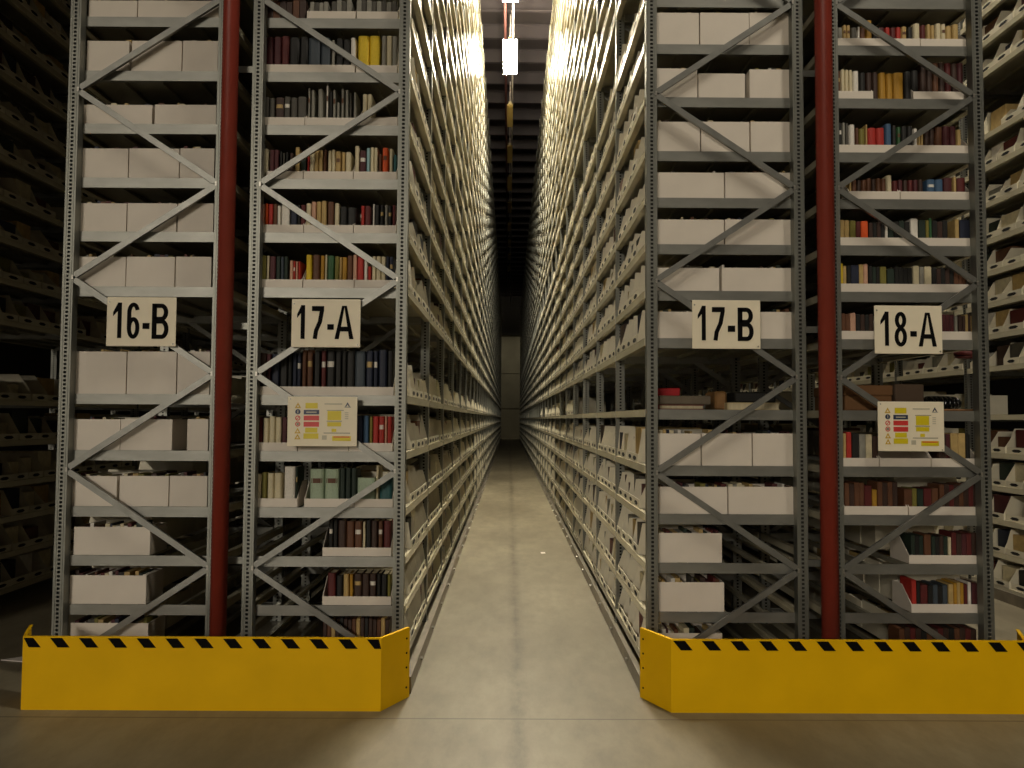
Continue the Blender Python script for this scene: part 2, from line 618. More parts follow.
# ------------------------------------------------------------------ low-fronted trays with books
def low_trays(sign, levels, z, sign_i, crop, segs):
    global TRAYS
    ox, oy, sc = crop
    i = idx(levels, z)
    zb = levels[i] + BH + .0005
    sh = shelf_name(levels, i, sign, sign_i)
    for q, (a, c) in enumerate(segs):
        xa, _ = at(ox + a / sc, oy + 60, YT)
        xc, _ = at(ox + c / sc, oy + 60, YT)
        o = link('tray', end_tray_mesh(xc - xa - .002, .24, .052, .15), None, (xa + .001, YT, zb))
        if len(segs) == 1:
            lab = 'low white tray of books alone on the %s' % sh
        else:
            lab = 'low white tray of books, %s from the red pipe, %s' % (ORD[q + 1], sh)
        tag(o, lab, 'tray', 'low white trays on the %s' % sh)
        TRAYS += 1
    return zb


def unit_book():
    b = MB()
    out = [(0, 1), (0, .14), (.06, .06), (.2, .015), (.5, 0), (.8, .015), (.94, .06), (1, .14), (1, 1)]
    inn = [(.92, 1), (.92, .2), (.08, .2), (.08, 1)]
    b.prism([(x, y, 0) for x, y in out + inn], (0, 0, 1), 'b_k')
    me = b.mesh('book')
    p = MB()
    p.box(.08, .92, .2, .97, .025, .975, 'page')
    l = MB()
    l.prism([(x, y - .008, .62) for x, y in ((.12, .04), (.3, .008), (.5, 0), (.7, .008), (.88, .04), (.8, .1), (.2, .1))], (0, 0, .13), 'b_k')
    return me, p.mesh('page_block'), l.mesh('title_label')


UB, UP, UL = unit_book()
COVER, LAB = {}, {}
for k_ in BOOK:
    me = UB.copy()
    me.materials[0] = M['b_' + k_]
    COVER[k_] = me
for k_ in 'tawrb':
    me = UL.copy()
    me.materials[0] = M['b_' + k_]
    LAB[k_] = me
NBOOK = 0
YBK = YT + .012


def books(sign, levels, z, sign_i, crop, items, stuff=False, lab_p=.12):
    """items: (x0, x1, ytop, colour code[, how many]) in crop pixels"""
    global NBOOK
    ox, oy, sc = crop
    i = idx(levels, z)
    zb = levels[i] + BH + .006
    sh = shelf_name(levels, i, sign, sign_i)
    flat = []
    for it in items:
        x0, x1, yt, c = it[:4]
        n = it[4] if len(it) > 4 else 1
        for q in range(n):
            cc = c[q % len(c)]
            flat.append((x0 + (x1 - x0) * q / n, x0 + (x1 - x0) * (q + 1) / n, yt + (U(-6, 6) if n > 1 else 0) * sc / 6, cc))
    for q, (x0, x1, yt, c) in enumerate(flat):
        yb = YBK + U(0, .008)
        xa, zt = at(ox + x0 / sc, oy + yt / sc, yb)
        xb, _ = at(ox + x1 / sc, oy + yt / sc, yb)
        w, h = xb - xa - .001, max(.08, zt - zb)
        if stuff:
            BOOKSTUFF.box(xa, xa + w, yb, yb + .15, zb, zb + h, 'b_' + c, min(.004, w * .2))
            continue
        o = link('book', COVER[c], None, (xa, yb, zb))
        o.scale = (w, .15, h)
        link('page_block', UP, o)
        size = 'thick ' if w > .045 else ('thin ' if w < .018 else '')
        tall = 'tall ' if h > .2 else ('short ' if h < .125 else '')
        if R() < lab_p and w > .014:
            link('title_label', LAB['t' if c in 'kdmBGnEsbgT' and R() < .6 else ('w' if c in 'kdmBGnErbuT' else 'b')], o)
        col_ = BOOK[c][0]
        tag(o, '%s%s%s book, %s from the red pipe, %s' % (tall if not size else '', size, col_, ORD[q + 1], sh), 'book', 'books on the %s' % sh)
        NBOOK += 1


s17a = idx(LEFT, ZL[5])
cA, cB, cC, cD, cE = (240, 180, 6.024), (240, 60, 6.024), (240, 340, 6.024), (240, 450, 6.024), (240, 540, 6.024)
cT = (200, 0, 3)
low_trays('17-A', LEFT, ZL[0], s17a, cT, [(318, 465), (468, 592)])
books('17-A', LEFT, ZL[0], s17a, cT, [(200, 318, 2, 'BbB', 6), (330, 385, 5, 'eEe', 4), (395, 455, 0, 'Ee', 4), (470, 590, 2, 'eE', 8)], True)
low_trays('17-A', LEFT, ZL[1], s17a, cT, [(192, 465), (468, 592)])
books('17-A', LEFT, ZL[1], s17a, cT, [(198, 220, 110, 'm'), (222, 245, 110, 'm'), (245, 268, 108, 'd'), (268, 300, 112, 'k'), (300, 325, 110, 'k'), (325, 362, 112, 's'), (362, 392, 112, 's'), (395, 405, 120, 'e'), (408, 450, 118, 'k', 2), (452, 468, 113, 'w'), (474, 508, 107, 'y'), (508, 540, 107, 'y'), (545, 560, 107, 'e'), (560, 577, 107, 'c'), (577, 592, 108, 'e')])
low_trays('17-A', LEFT, ZL[2], s17a, cB, [(140, 390), (392, 720), (722, 950)])
books('17-A', LEFT, ZL[2], s17a, cB, [(142, 210, 225, 'E', 2), (212, 265, 225, 'B'), (265, 345, 222, 'E', 2), (345, 400, 220, 'E'), (410, 425, 170, 'e'), (430, 450, 180, 'e'), (470, 500, 175, 'e'), (520, 535, 155, 'w'), (537, 558, 190, 'k'), (560, 578, 180, 'e'), (583, 600, 255, 'e'), (610, 628, 175, 'e'), (635, 655, 180, 'e'), (660, 673, 200, 'E'), (685, 702, 195, 'e'), (738, 768, 205, 'c'), (768, 795, 206, 'c')])
low_trays('17-A', LEFT, ZL[3], s17a, cB, [(165, 385), (388, 685), (688, 948)])
books('17-A', LEFT, ZL[3], s17a, cB, [(140, 175, 535, 'c'), (178, 206, 540, 'm'), (206, 235, 540, 'm'), (240, 255, 550, 'k'), (258, 270, 560, 'E'), (275, 290, 555, 'k'), (300, 320, 560, 'B'), (332, 360, 525, 't'), (365, 400, 560, 'G'), (405, 420, 540, 'r'), (420, 450, 545, 'c'), (450, 500, 540, 't', 2), (503, 520, 540, 'b'), (530, 575, 545, 'c', 2), (575, 610, 550, 't'), (612, 635, 555, 't'), (635, 668, 555, 'c'), (692, 720, 517, 'c'), (720, 760, 545, 'm'), (762, 785, 530, 'l'), (785, 830, 528, 'c', 2), (835, 855, 570, 'b'), (857, 893, 528, 'o'), (900, 922, 535, 'c'), (925, 945, 570, 'T')])
low_trays('17-A', LEFT, ZL[4], s17a, cA, [(130, 380), (383, 680), (683, 940)])
books('17-A', LEFT, ZL[4], s17a, cA, [(130, 150, 145, 'p'), (150, 170, 140, 'o'), (170, 200, 145, 'r'), (200, 225, 145, 'b'), (225, 245, 155, 'w'), (247, 300, 135, 'w'), (305, 345, 150, 'n'), (345, 365, 150, 'k'), (365, 395, 150, 'd'), (397, 430, 140, 'c'), (430, 460, 130, 'p'), (460, 490, 130, 't'), (490, 522, 125, 't'), (527, 567, 130, 'b'), (570, 598, 140, 'c'), (602, 645, 160, 'k'), (645, 700, 165, 'k'), (728, 752, 155, 'r'), (752, 785, 155, 'd'), (800, 813, 145, 'w'), (813, 840, 150, 'k'), (845, 867, 150, 'k'), (872, 892, 150, 'e'), (892, 915, 155, 'k'), (918, 938, 150, 'd')])
low_trays('17-A', LEFT, ZL[5], s17a, cA, [(120, 380), (385, 690), (693, 932)])
books('17-A', LEFT, ZL[5], s17a, cA, [(120, 158, 455, 'v'), (160, 178, 455, 'c'), (178, 215, 460, 'm'), (217, 245, 460, 'G'), (245, 265, 462, 's'), (265, 290, 460, 'G'), (298, 320, 485, 'p'), (320, 335, 487, 'r'), (335, 350, 490, 'p'), (350, 366, 490, 'r'), (397, 435, 450, 'y'), (437, 482, 450, 'b'), (485, 510, 455, 'a'), (512, 527, 450, 'c'), (527, 570, 455, 'g'), (570, 598, 460, 'v'), (598, 615, 465, 't'), (615, 645, 465, 'a'), (645, 680, 455, 'b'), (680, 705, 450, 'p'), (705, 745, 460, 'r'), (748, 768, 470, 'w'), (770, 790, 520, 'r'), (795, 820, 460, 'c'), (820, 850, 460, 'c'), (850, 880, 462, 'c'), (880, 900, 460, 'n'), (900, 925, 462, 'n')])
low_trays('17-A', LEFT, ZL[6], s17a, cC, [(105, 925)])
books('17-A', LEFT, ZL[6], s17a, cC, [(108, 160, 80, 'B'), (160, 188, 85, 'm'), (190, 240, 85, 'n'), (240, 290, 80, 'k'), (290, 316, 75, 'k'), (318, 345, 78, 'n'), (345, 370, 78, 'n'), (375, 402, 60, 'b'), (405, 440, 60, 'b'), (447, 485, 65, 'k'), (490, 520, 65, 'd'), (522, 573, 62, 'k'), (575, 612, 64, 'k'), (615, 640, 70, 'k'), (642, 690, 64, 'k'), (692, 755, 66, 's'), (760, 802, 65, 'n'), (805, 832, 66, 'n'), (835, 887, 60, 'n'), (890, 923, 66, 'k')], False, .25)
low_trays('17-A', LEFT, ZL[7], s17a, cC, [(98, 350), (353, 655), (658, 922)])
books('17-A', LEFT, ZL[7], s17a, cC, [(102, 136, 465, 'd'), (138, 175, 470, 'c'), (175, 213, 460, 'c'), (213, 250, 465, 'c'), (253, 285, 465, 'm'), (290, 320, 466, 'B'), (700, 740, 455, 'n'), (740, 776, 455, 'u'), (780, 800, 460, 'v'), (800, 836, 460, 'r'), (836, 871, 460, 'r'), (872, 888, 462, 'p'), (888, 916, 460, 'r')])
low_trays('17-A', LEFT, ZL[8], s17a, cD, [(90, 345), (385, 685), (688, 920)])
books('17-A', LEFT, ZL[8], s17a, cD, [(92, 128, 145, 'c'), (130, 162, 135, 'v'), (165, 205, 140, 'c'), (205, 252, 140, 'c'), (265, 335, 100, 'w'), (335, 350, 105, 'G'), (420, 507, 115, 'q'), (510, 598, 115, 'q'), (602, 636, 110, 'G'), (636, 670, 108, 'G'), (670, 703, 110, 'G'), (705, 815, 168, 'q'), (820, 838, 95, 'c'), (840, 918, 168, 'T')])
low_trays('17-A', LEFT, ZL[9], s17a, cD, [(500, 915)])
books('17-A', LEFT, ZL[9], s17a, cD, [(535, 590, 420, 'k', 2), (590, 640, 425, 'B'), (640, 690, 430, 'b'), (690, 735, 430, 'b'), (740, 757, 435, 'c'), (760, 790, 425, 'k'), (790, 830, 428, 'B'), (833, 862, 430, 'b'), (865, 910, 428, 'd')], False, .2)
low_trays('17-A', LEFT, ZL[10], s17a, cE, [(495, 912)])
books('17-A', LEFT, ZL[10], s17a, cE, [(527, 577, 200, 'd'), (580, 620, 215, 'k'), (622, 656, 205, 't'), (660, 682, 208, 'a'), (685, 735, 205, 'B'), (735, 780, 205, 'B'), (780, 822, 205, 'B'), (825, 850, 205, 'k'), (850, 888, 210, 'k'), (888, 910, 210, 'v')], False, .2)
books('17-A', LEFT, ZL[11], s17a, cE, [(500, 900, 475, 'BbtBkB', 16)], True)

s18 = idx(RIGHT, ZR[6])
cF, cG, cH, cI, cJ, cK = (835, 0, 6.206), (835, 110, 6.206), (835, 210, 6.206), (835, 320, 6.206), (835, 430, 6.206), (835, 530, 6.206)
low_trays('18-A', RIGHT, ZR[0], s18, cF, [(12, 530), (533, 825)])
books('18-A', RIGHT, ZR[0], s18, cF, [(15, 50, 170, 'e'), (50, 73, 155, 't'), (73, 97, 156, 't'), (100, 138, 170, 'E'), (140, 156, 165, 'w'), (158, 190, 170, 'b'), (192, 232, 125, 'a'), (234, 266, 165, 'k'), (270, 310, 170, 'm'), (312, 345, 170, 'r'), (345, 380, 170, 'd'), (380, 412, 168, 'r'), (414, 448, 165, 't'), (450, 485, 168, 'k'), (488, 530, 145, 'c'), (532, 565, 155, 'd'), (570, 620, 155, 't', 2), (625, 660, 145, 'c'), (660, 690, 148, 'c'), (690, 725, 160, 't'), (730, 770, 150, 't')])
low_trays('18-A', RIGHT, ZR[1], s18, cF, [(12, 235), (482, 815)])
books('18-A', RIGHT, ZR[1], s18, cF, [(15, 36, 440, 'b'), (38, 62, 430, 'c'), (62, 86, 432, 'c'), (86, 110, 434, 'c'), (112, 150, 440, 'w'), (155, 192, 450, 'k'), (195, 232, 450, 'B'), (234, 270, 448, 'B'), (275, 318, 450, 'a'), (320, 360, 455, 'a'), (364, 428, 450, 'a'), (432, 520, 440, 'k', 2), (530, 800, 392, 'BBbBdBm', 7)])
low_trays('18-A', RIGHT, ZR[2], s18, cG, [(18, 840)])
books('18-A', RIGHT, ZR[2], s18, cG, [(22, 45, 80, 'k'), (46, 66, 78, 'e'), (66, 86, 82, 'E'), (89, 126, 90, 'w'), (130, 150, 110, 'b'), (151, 188, 115, 'v'), (190, 203, 90, 't'), (205, 258, 110, 'r'), (258, 310, 110, 'r'), (313, 353, 85, 'u'), (355, 384, 95, 'k'), (386, 410, 105, 'g'), (412, 450, 100, 'k'), (450, 485, 100, 'k'), (488, 513, 115, 'w'), (515, 550, 130, 't', 2), (555, 620, 115, 'B', 2), (625, 670, 105, 'b'), (672, 715, 100, 'm'), (715, 755, 100, 'm'), (757, 786, 120, 't')])
low_trays('18-A', RIGHT, ZR[3], s18, cG, [(85, 400), (404, 850)])
books('18-A', RIGHT, ZR[3], s18, cG, [(87, 105, 430, 't'), (106, 320, 430, 'bBb', 7), (322, 356, 405, 'c'), (360, 550, 435, 'dmB', 6), (572, 624, 430, 'u'), (624, 675, 430, 'u'), (677, 732, 420, 'm'), (735, 757, 415, 't'), (759, 815, 420, 'd')])
low_trays('18-A', RIGHT, ZR[4], s18, cH, [(28, 860)])
books('18-A', RIGHT, ZR[4], s18, cH, [(30, 60, 60, 't'), (62, 90, 62, 't'), (95, 130, 65, 'v'), (132, 160, 70, 'd'), (162, 206, 68, 'o'), (212, 310, 75, 'Bk', 4), (312, 328, 80, 'w'), (332, 465, 70, 'Gk', 4), (470, 515, 52, 'w'), (520, 563, 60, 'G'), (565, 584, 62, 'v'), (585, 601, 50, 'g'), (605, 700, 65, 'kB', 3), (745, 771, 55, 't'), (775, 850, 60, 'n')], True)
low_trays('18-A', RIGHT, ZR[5], s18, cH, [(32, 860)])
books('18-A', RIGHT, ZR[5], s18, cH, [(35, 50, 330, 'y'), (51, 72, 345, 't'), (75, 100, 340, 'k'), (100, 150, 340, 'n'), (150, 178, 335, 't'), (178, 205, 335, 'p'), (210, 280, 350, 'kG', 3), (280, 320, 350, 'v'), (325, 370, 365, 'G'), (372, 480, 355, 'k', 4), (487, 523, 345, 'c'), (526, 554, 352, 'e'), (556, 600, 350, 'c'), (605, 740, 360, 'kB', 5), (740, 820, 370, 'b', 3)], True)
low_trays('18-A', RIGHT, ZR[6], s18, cI, [(38, 440), (444, 870)])
books('18-A', RIGHT, ZR[6], s18, cH, [(40, 66, 640, 'b'), (66, 95, 645, 'b'), (95, 130, 638, 'p'), (132, 240, 650, 'kB', 4), (660, 740, 650, 'm', 3), (745, 762, 655, 'e'), (768, 792, 655, 'B'), (794, 860, 650, 'Bt', 4)], True)
low_trays('18-A', RIGHT, ZR[8], s18, cJ, [(50, 275), (280, 598), (602, 890)])
books('18-A', RIGHT, ZR[8], s18, cJ, [(50, 70, 20, 't'), (72, 103, 12, 'r'), (106, 150, 20, 'k'), (152, 192, 25, 'e'), (192, 231, 26, 'c'), (235, 268, 35, 'B'), (640, 690, 30, 'B', 2), (690, 716, 25, 'm'), (718, 764, 20, 't'), (764, 810, 20, 't'), (815, 840, 25, 'k')], True)
low_trays('18-A', RIGHT, ZR[9], s18, cJ, [(55, 450), (456, 895)])
books('18-A', RIGHT, ZR[9], s18, cJ, [(60, 182, 330, 'bBb', 4), (184, 230, 345, 'd'), (232, 262, 370, 'a'), (265, 390, 320, 'bB', 4), (430, 480, 365, 'b'), (480, 510, 362, 'v'), (512, 550, 365, 'G'), (552, 600, 362, 'd'), (602, 642, 360, 'b'), (650, 890, 335, 'bBdB', 8)], True)
low_trays('18-A', RIGHT, ZR[10], s18, cK, [(462, 905)])
books('18-A', RIGHT, ZR[10], s18, cK, [(472, 550, 30, 'Gk', 3), (555, 597, 28, 'b'), (600, 700, 35, 'GkB', 4), (704, 722, 45, 'c'), (724, 880, 20, 'dBm', 5)], True)
low_trays('18-A', RIGHT, ZR[11], s18, cK, [(472, 910)])
books('18-A', RIGHT, ZR[11], s18, cK, [(476, 506, 310, 'r'), (508, 530, 320, 'k'), (532, 576, 340, 'd'), (580, 700, 345, 'ks', 4), (705, 736, 335, 't'), (738, 800, 330, 'at', 3), (802, 824, 335, 'd'), (826, 846, 325, 'w'), (850, 900, 330, 'm', 2)], True)
books('18-A', RIGHT, ZR[12], s18, cK, [(400, 880, 610, 'bBdBk', 14)], True)
print('books', NBOOK, 'end trays', TRAYS)


# ------------------------------------------------------------------ aisle trays
def oval(cx, w, zc, h, n=10):
    return [(cx + math.cos(t / n * 2 * math.pi) * w / 2, zc + math.sin(t / n * 2 * math.pi) * h / 2) for t in range(n)]


def aisle_tray_mesh(w, h, dep, lip, flip, slope):
    """front at x=0 facing -x, tray runs to x=dep, width along y"""
    b = MB()
    t = .0035
    b.box(0, dep, 0, w, 0, t, 'white2')
    b.box(0, t, 0, w, t, lip, 'white2')
    b.box(dep - t, dep, 0, w, t, h, 'white2')
    for y in (0, w - t):
        b.prism([(t, y, t), (dep - t, y, t), (dep - t, y, h), (slope, y, h), (t, y, lip)], (0, t, 0), 'white2')
    me = b.mesh('tray')
    hb = MB()
    hb.prism([(-.0012, y, z) for y, z in oval(w / 2, w * .5, .026, .03)], (.002, 0, 0), 'hole')  # dark oval plate painted as the shaded opening
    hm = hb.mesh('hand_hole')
    if flip:
        for q in (me, hm):
            q.transform(Matrix.Scale(-1, 4, (1, 0, 0)))
            q.flip_normals()
    return me, hm


TRAYSTUFF = MB()
ATRAYS = 0
CACHE = {}


def aisle_face(sign, xx, side, levels, sign_i, ind_bays, ind_max, bays=NB, lo=0, zmax=99, slopes=(.02, .03, .045)):
    """trays of the row that face the aisle on SIDE (+1: aisle at larger x)"""
    global ATRAYS
    xf = (xx[1] + .001) if side > 0 else (xx[0] - .001)
    n_ind = 0
    for k in range(lo, bays):
        ya = D + k * BAY + PD + .012 + (.265 if k == 0 else 0)
        ye = D + (k + 1) * BAY - .012
        nfull = 5
        pitch = (BAY - PD - .024) / nfull
        for i in range(len(levels) - 1, -1, -1):
            z = levels[i]
            if z > zmax:
                continue
            gap = (levels[i - 1] - z) if i else .3
            hmax = gap - 2 * BH - .018
            if abs(z - ZR[7]) < .01 and xx in (X17B, X18A, X18B):
                if k > 0 and R() < .35:
                    pass
                else:
                    continue
            zb = z + BH + .001
            y = ya
            q = 0
            while y + pitch * .8 < ye:
                q += 1
                w = min(pitch * random.choice((.86, .95, 1, 1.08)), ye - y)
                h = min(hmax, random.choice((.15, .17, .19, .2, .21, .22, .23)))
                xo = U(-.004, .012)
                lip = .056
                slope = random.choice(slopes)
                dep = .42
                s = -side                      # direction into the rack
                if k in ind_bays and n_ind < ind_max and z < H - .12 + .53 * ya:
                    key = (round(w, 2), round(h, 2), side, slope)
                    if key not in CACHE:
                        CACHE[key] = aisle_tray_mesh(key[0] - .008, key[1], dep, lip, side > 0, slope)
                    o = link('tray', CACHE[key][0], None, (xf + s * xo, y + U(.002, .006), zb))
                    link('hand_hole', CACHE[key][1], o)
                    sh = shelf_name(levels, i, sign, sign_i)
                    if k == 0:
                        lab = 'fin-sided white tray, %s back from %s end post, %s' % (ORD[q], sign, sh)
                    else:
                        lab = 'fin-sided white tray, %s behind second %s aisle post, %s' % (ORD[q], sign, sh)
                    tag(o, lab, 'tray', 'fin-sided trays on the %s' % sh)
                    n_ind += 1
                    ATRAYS += 1
                    w_ = key[0]
                elif R() > .03:
                    b = TRAYSTUFF
                    y0, y1 = y + U(.002, .007), y + w - U(.002, .008)
                    X = lambda d: xf + s * (d + xo)
                    b.poly([(X(0), y0, zb), (X(0), y1, zb), (X(0), y1, zb + lip), (X(0), y0, zb + lip)], 'white2')
                    for yy in (y0, y1):
                        b.poly([(X(0), yy, zb), (X(dep), yy, zb), (X(dep), yy, zb + h), (X(slope), yy, zb + h), (X(0), yy, zb + lip)], 'white2')
                    b.poly([(X(dep), y0, zb), (X(dep), y1, zb), (X(dep), y1, zb + h), (X(dep), y0, zb + h)], 'white2')
                    if k < 30:
                        hw = w * .25
                        cy = (y0 + y1) / 2
                        b.poly([(X(-.0015), cy + math.cos(a * math.pi / 3) * hw, zb + .026 + math.sin(a * math.pi / 3) * .015) for a in range(6)], 'hole')  # flat dark patch for the hole's inner shade
                if k < 26 and R() < .85:
                    d0, d1 = sorted((xf + s * (xo + slope * .6 + U(.0, .04)), xf + s * (xo + dep - .01)))
                    bw = w * U(.8, 1)
                    bh = min(hmax, h * U(.7, 1.15))
                    BOOKSTUFF.box(d0, d1, y + .008, y + .008 + bw - .016, zb + .005, zb + bh, random.choice(pal + ['b_c', 'b_t', 'b_w', 'b_c']))
                y += w


aisle_face('17-A', X17A, 1, LEFT, s17a, (0, 1), 98)
aisle_face('17-B', X17B, -1, RIGHT, s17, (0, 1), 98)
aisle_face('18-A', X18B, -1, RIGHT, s18, (), 0, lo=0, bays=30, slopes=(.05, .07, .09))
aisle_face('16-B', X16A, 1, LEFT, s16, (), 0, lo=0, bays=22, zmax=8, slopes=(.08, .1, .13))
aisle_face('16-B', X16B, -1, LEFT, s16, (), 0, bays=10, zmax=5)
aisle_face('18-A', X18A, 1, RIGHT, s18, (), 0, bays=10, zmax=5)
for xx, lev in ((X16A, LEFT), (X18B, RIGHT)):  # unseen end trays, added to block light entering through the rack ends
    for z in lev:
        for q in range(3):
            w_ = (xx[1] - xx[0] - .14) / 3
            xa = xx[0] + .07 + w_ * q
            h_ = U(.16, .2)
            for a, c in ((YT, YT + .005), (YT + .235, YT + .24)):
                TRAYSTUFF.box(xa, xa + w_ - .006, a, c, z + BH + .001, z + BH + h_, 'white')
            for a in (xa, xa + w_ - .01):
                TRAYSTUFF.box(a, a + .004, YT + .005, YT + .235, z + BH + .001, z + BH + h_, 'white')
print('aisle trays', ATRAYS, 'all trays', ATRAYS + TRAYS)
tag(TRAYSTUFF.build('trays_farther_back'), 'countless white fin-sided trays on the shelves farther down the aisles', 'trays', None, 'stuff')
tag(BOOKSTUFF.build('books_in_trays'), 'countless books packed inside the trays and on the darker shelves', 'books', None, 'stuff')


# ------------------------------------------------------------------ things lying flat on the deep shelf
def flat(name, label, cat, mk, px0, px1, pyt, pyb, y, dep, z0, bv=.004, pages=True, group=None):
    xa, zt = at(px0, pyt, y)
    xb, _ = at(px1, pyt, y)
    h = max(.012, zt - z0)
    if pages:
        b = MB()
        t = min(.006, h * .2)
        b.box(0, xb - xa, 0, dep, 0, t, mk)
        b.box(0, xb - xa, 0, dep, h - t, h, mk)
        b.box(-.004, .004, 0, dep, 0, h, mk)
        o = b.build(name, None, (xa, y, z0))
        p = MB()
        p.box(.004, xb - xa - .006, .006, dep - .006, t, h - t, 'page')
        p.build('page_block', o)
    else:
        b = MB()
        b.box(0, xb - xa, 0, dep, 0, h, mk, bv)
        o = b.build(name, None, (xa, y, z0))
    tag(o, label, cat, group)
    return z0 + h


zf = ZR[7] + BH + .001
z1 = flat('folio', 'wide folio with reddish page edges lying under the grey one, 17-B deep shelf', 'book', 'redbrown', 659, 704, 404.5, 408, 4.95, .3, zf)
z2 = flat('folio', 'thick grey-brown folio lying flat on the deep shelf below the 17-B sign', 'book', 'greyboard', 659, 711, 395.5, 404, 4.95, .3, z1 + .001, .006, False)
flat('folio', 'bright red book lying on top of the grey-brown folio, 17-B rack', 'book', 'redbook', 652, 680, 388, 395, 5.02, .2, z2 + .001, pages=False)
flat('folio', 'thin cream board lying flat beneath the brown leather volume, 17-B rack', 'book', 'cream', 728, 780, 402.5, 408, 4.98, .3, zf)
flat('folio', 'brown leather volume lying beside the grey-brown folio, 17-B rack', 'book', 'leather', 715, 727, 391, 408, 5.05, .26, zf, .012, False)
zz = at(728, 402.5, 4.98)[1]
flat('folio', 'black bound volume lying on the thin cream board, 17-B rack', 'book', 'b_k', 735, 776, 392, 402, 5.02, .22, zz + .001, .008, False)
za = flat('carton', 'long flat brown cardboard carton lowest on the deep shelf below the 18-A sign', 'carton', 'carton', 845, 892, 395.5, 409, 4.98, .5, zf, .006, False)
flat('carton', 'shallow brown cardboard carton lying on the lower carton, 18-A deep shelf', 'carton', 'carton', 844, 893, 385, 395, 4.98, .5, za + .001, .006, False)
flat('carton', 'grey-brown box between the cardboard cartons and black bundle, 18-A deep shelf', 'carton', 'carton2', 895, 924, 384, 409, 5.03, .4, zf, .006, False)
b = MB()
xa, zt = at(926, 386, 5.1)
xb, _ = at(964, 386, 5.1)
zt = zf + .1
cx_ = Vector((xa, 5.16, zf + .052))
rr = [.03, .047, .05, .05, .051, .05, .049, .046, .03]
for q in range(8):
    p0 = cx_ + Vector(((xb - xa) * q / 8, 0, 0))
    b.cyl(p0, p0 + Vector(((xb - xa) / 8, 0, 0)), rr[q], 'tarred', 18, rr[q + 1])
tag(b.build('wrapped_bundle', None, (0, 0, -.001), True), 'shiny black wrapped bundle lying on the deep shelf below the 18-A sign', 'bundle')
b = MB()
xa, z0 = at(934, 408, 4.96)
xb, _ = at(975, 408, 4.96)
b.box(xa, xb, 4.9, 5.05, zf - .0005, zf + .012, 'carton', .004)
tag(b.build('cardboard_sheet'), 'brown cardboard sheet on the edge of the deep shelf under the black bundle', 'cardboard')
# dark red cloth bag slumped on the next bay's shelf
b = MB()
bx, bz = at(966, 369, 6.3)
rings = [(.0, .05), (.015, .085), (.05, .095), (.085, .075), (.11, .045), (.125, .02)]
for q in range(5):
    b.cyl((bx, 6.3, rings[q][0]), (bx + .006 * q, 6.3, rings[q + 1][0]), rings[q][1], 'b_d', 14, rings[q + 1][1])
b.cyl((bx - .02, 6.28, .12), (bx - .035, 6.28, .17), .006, 'b_t', 8)
b.cyl((bx + .03, 6.28, .12), (bx + .04, 6.28, .16), .006, 'b_t', 8)
tag(b.build('cloth_bag', None, (0, 0, ZR[6] + BH), True), 'dark red cloth bag slumped on the shelf behind the 18-A sign', 'bag')


# ------------------------------------------------------------------ signs
def stroke(b, pts, w, k, y0, y1, closed=False):
    """polyline in (x,z) of width w drawn as a raised ribbon"""
    n = len(pts)
    P = [Vector(p) for p in pts]
    Lp, Rp = [], []
    for i in range(n):
        if closed:
            a, c = P[(i - 1) % n], P[(i + 1) % n]
            d0, d1 = (P[i] - a).normalized(), (c - P[i]).normalized()
        else:
            d0 = (P[i] - P[i - 1]).normalized() if i else (P[1] - P[0]).normalized()
            d1 = (P[i + 1] - P[i]).normalized() if i < n - 1 else d0
        t = (d0 + d1).normalized()
        nn = Vector((-t.y, t.x))
        m_ = w / 2 / max(.4, nn.dot(Vector((-d0.y, d0.x))))
        Lp.append(P[i] + nn * m_)
        Rp.append(P[i] - nn * m_)
    for i in range(n if closed else n - 1):
        q = (i + 1) % n
        b.prism([(Lp[i].x, y0, Lp[i].y), (Rp[i].x, y0, Rp[i].y), (Rp[q].x, y0, Rp[q].y), (Lp[q].x, y0, Lp[q].y)], (0, y1 - y0, 0), k)


def arc(cx, cz, rx, rz, a0, a1, n=18):
    return [(cx + rx * math.cos(math.radians(a0 + (a1 - a0) * i / n)), cz + rz * math.sin(math.radians(a0 + (a1 - a0) * i / n))) for i in range(n + 1)]


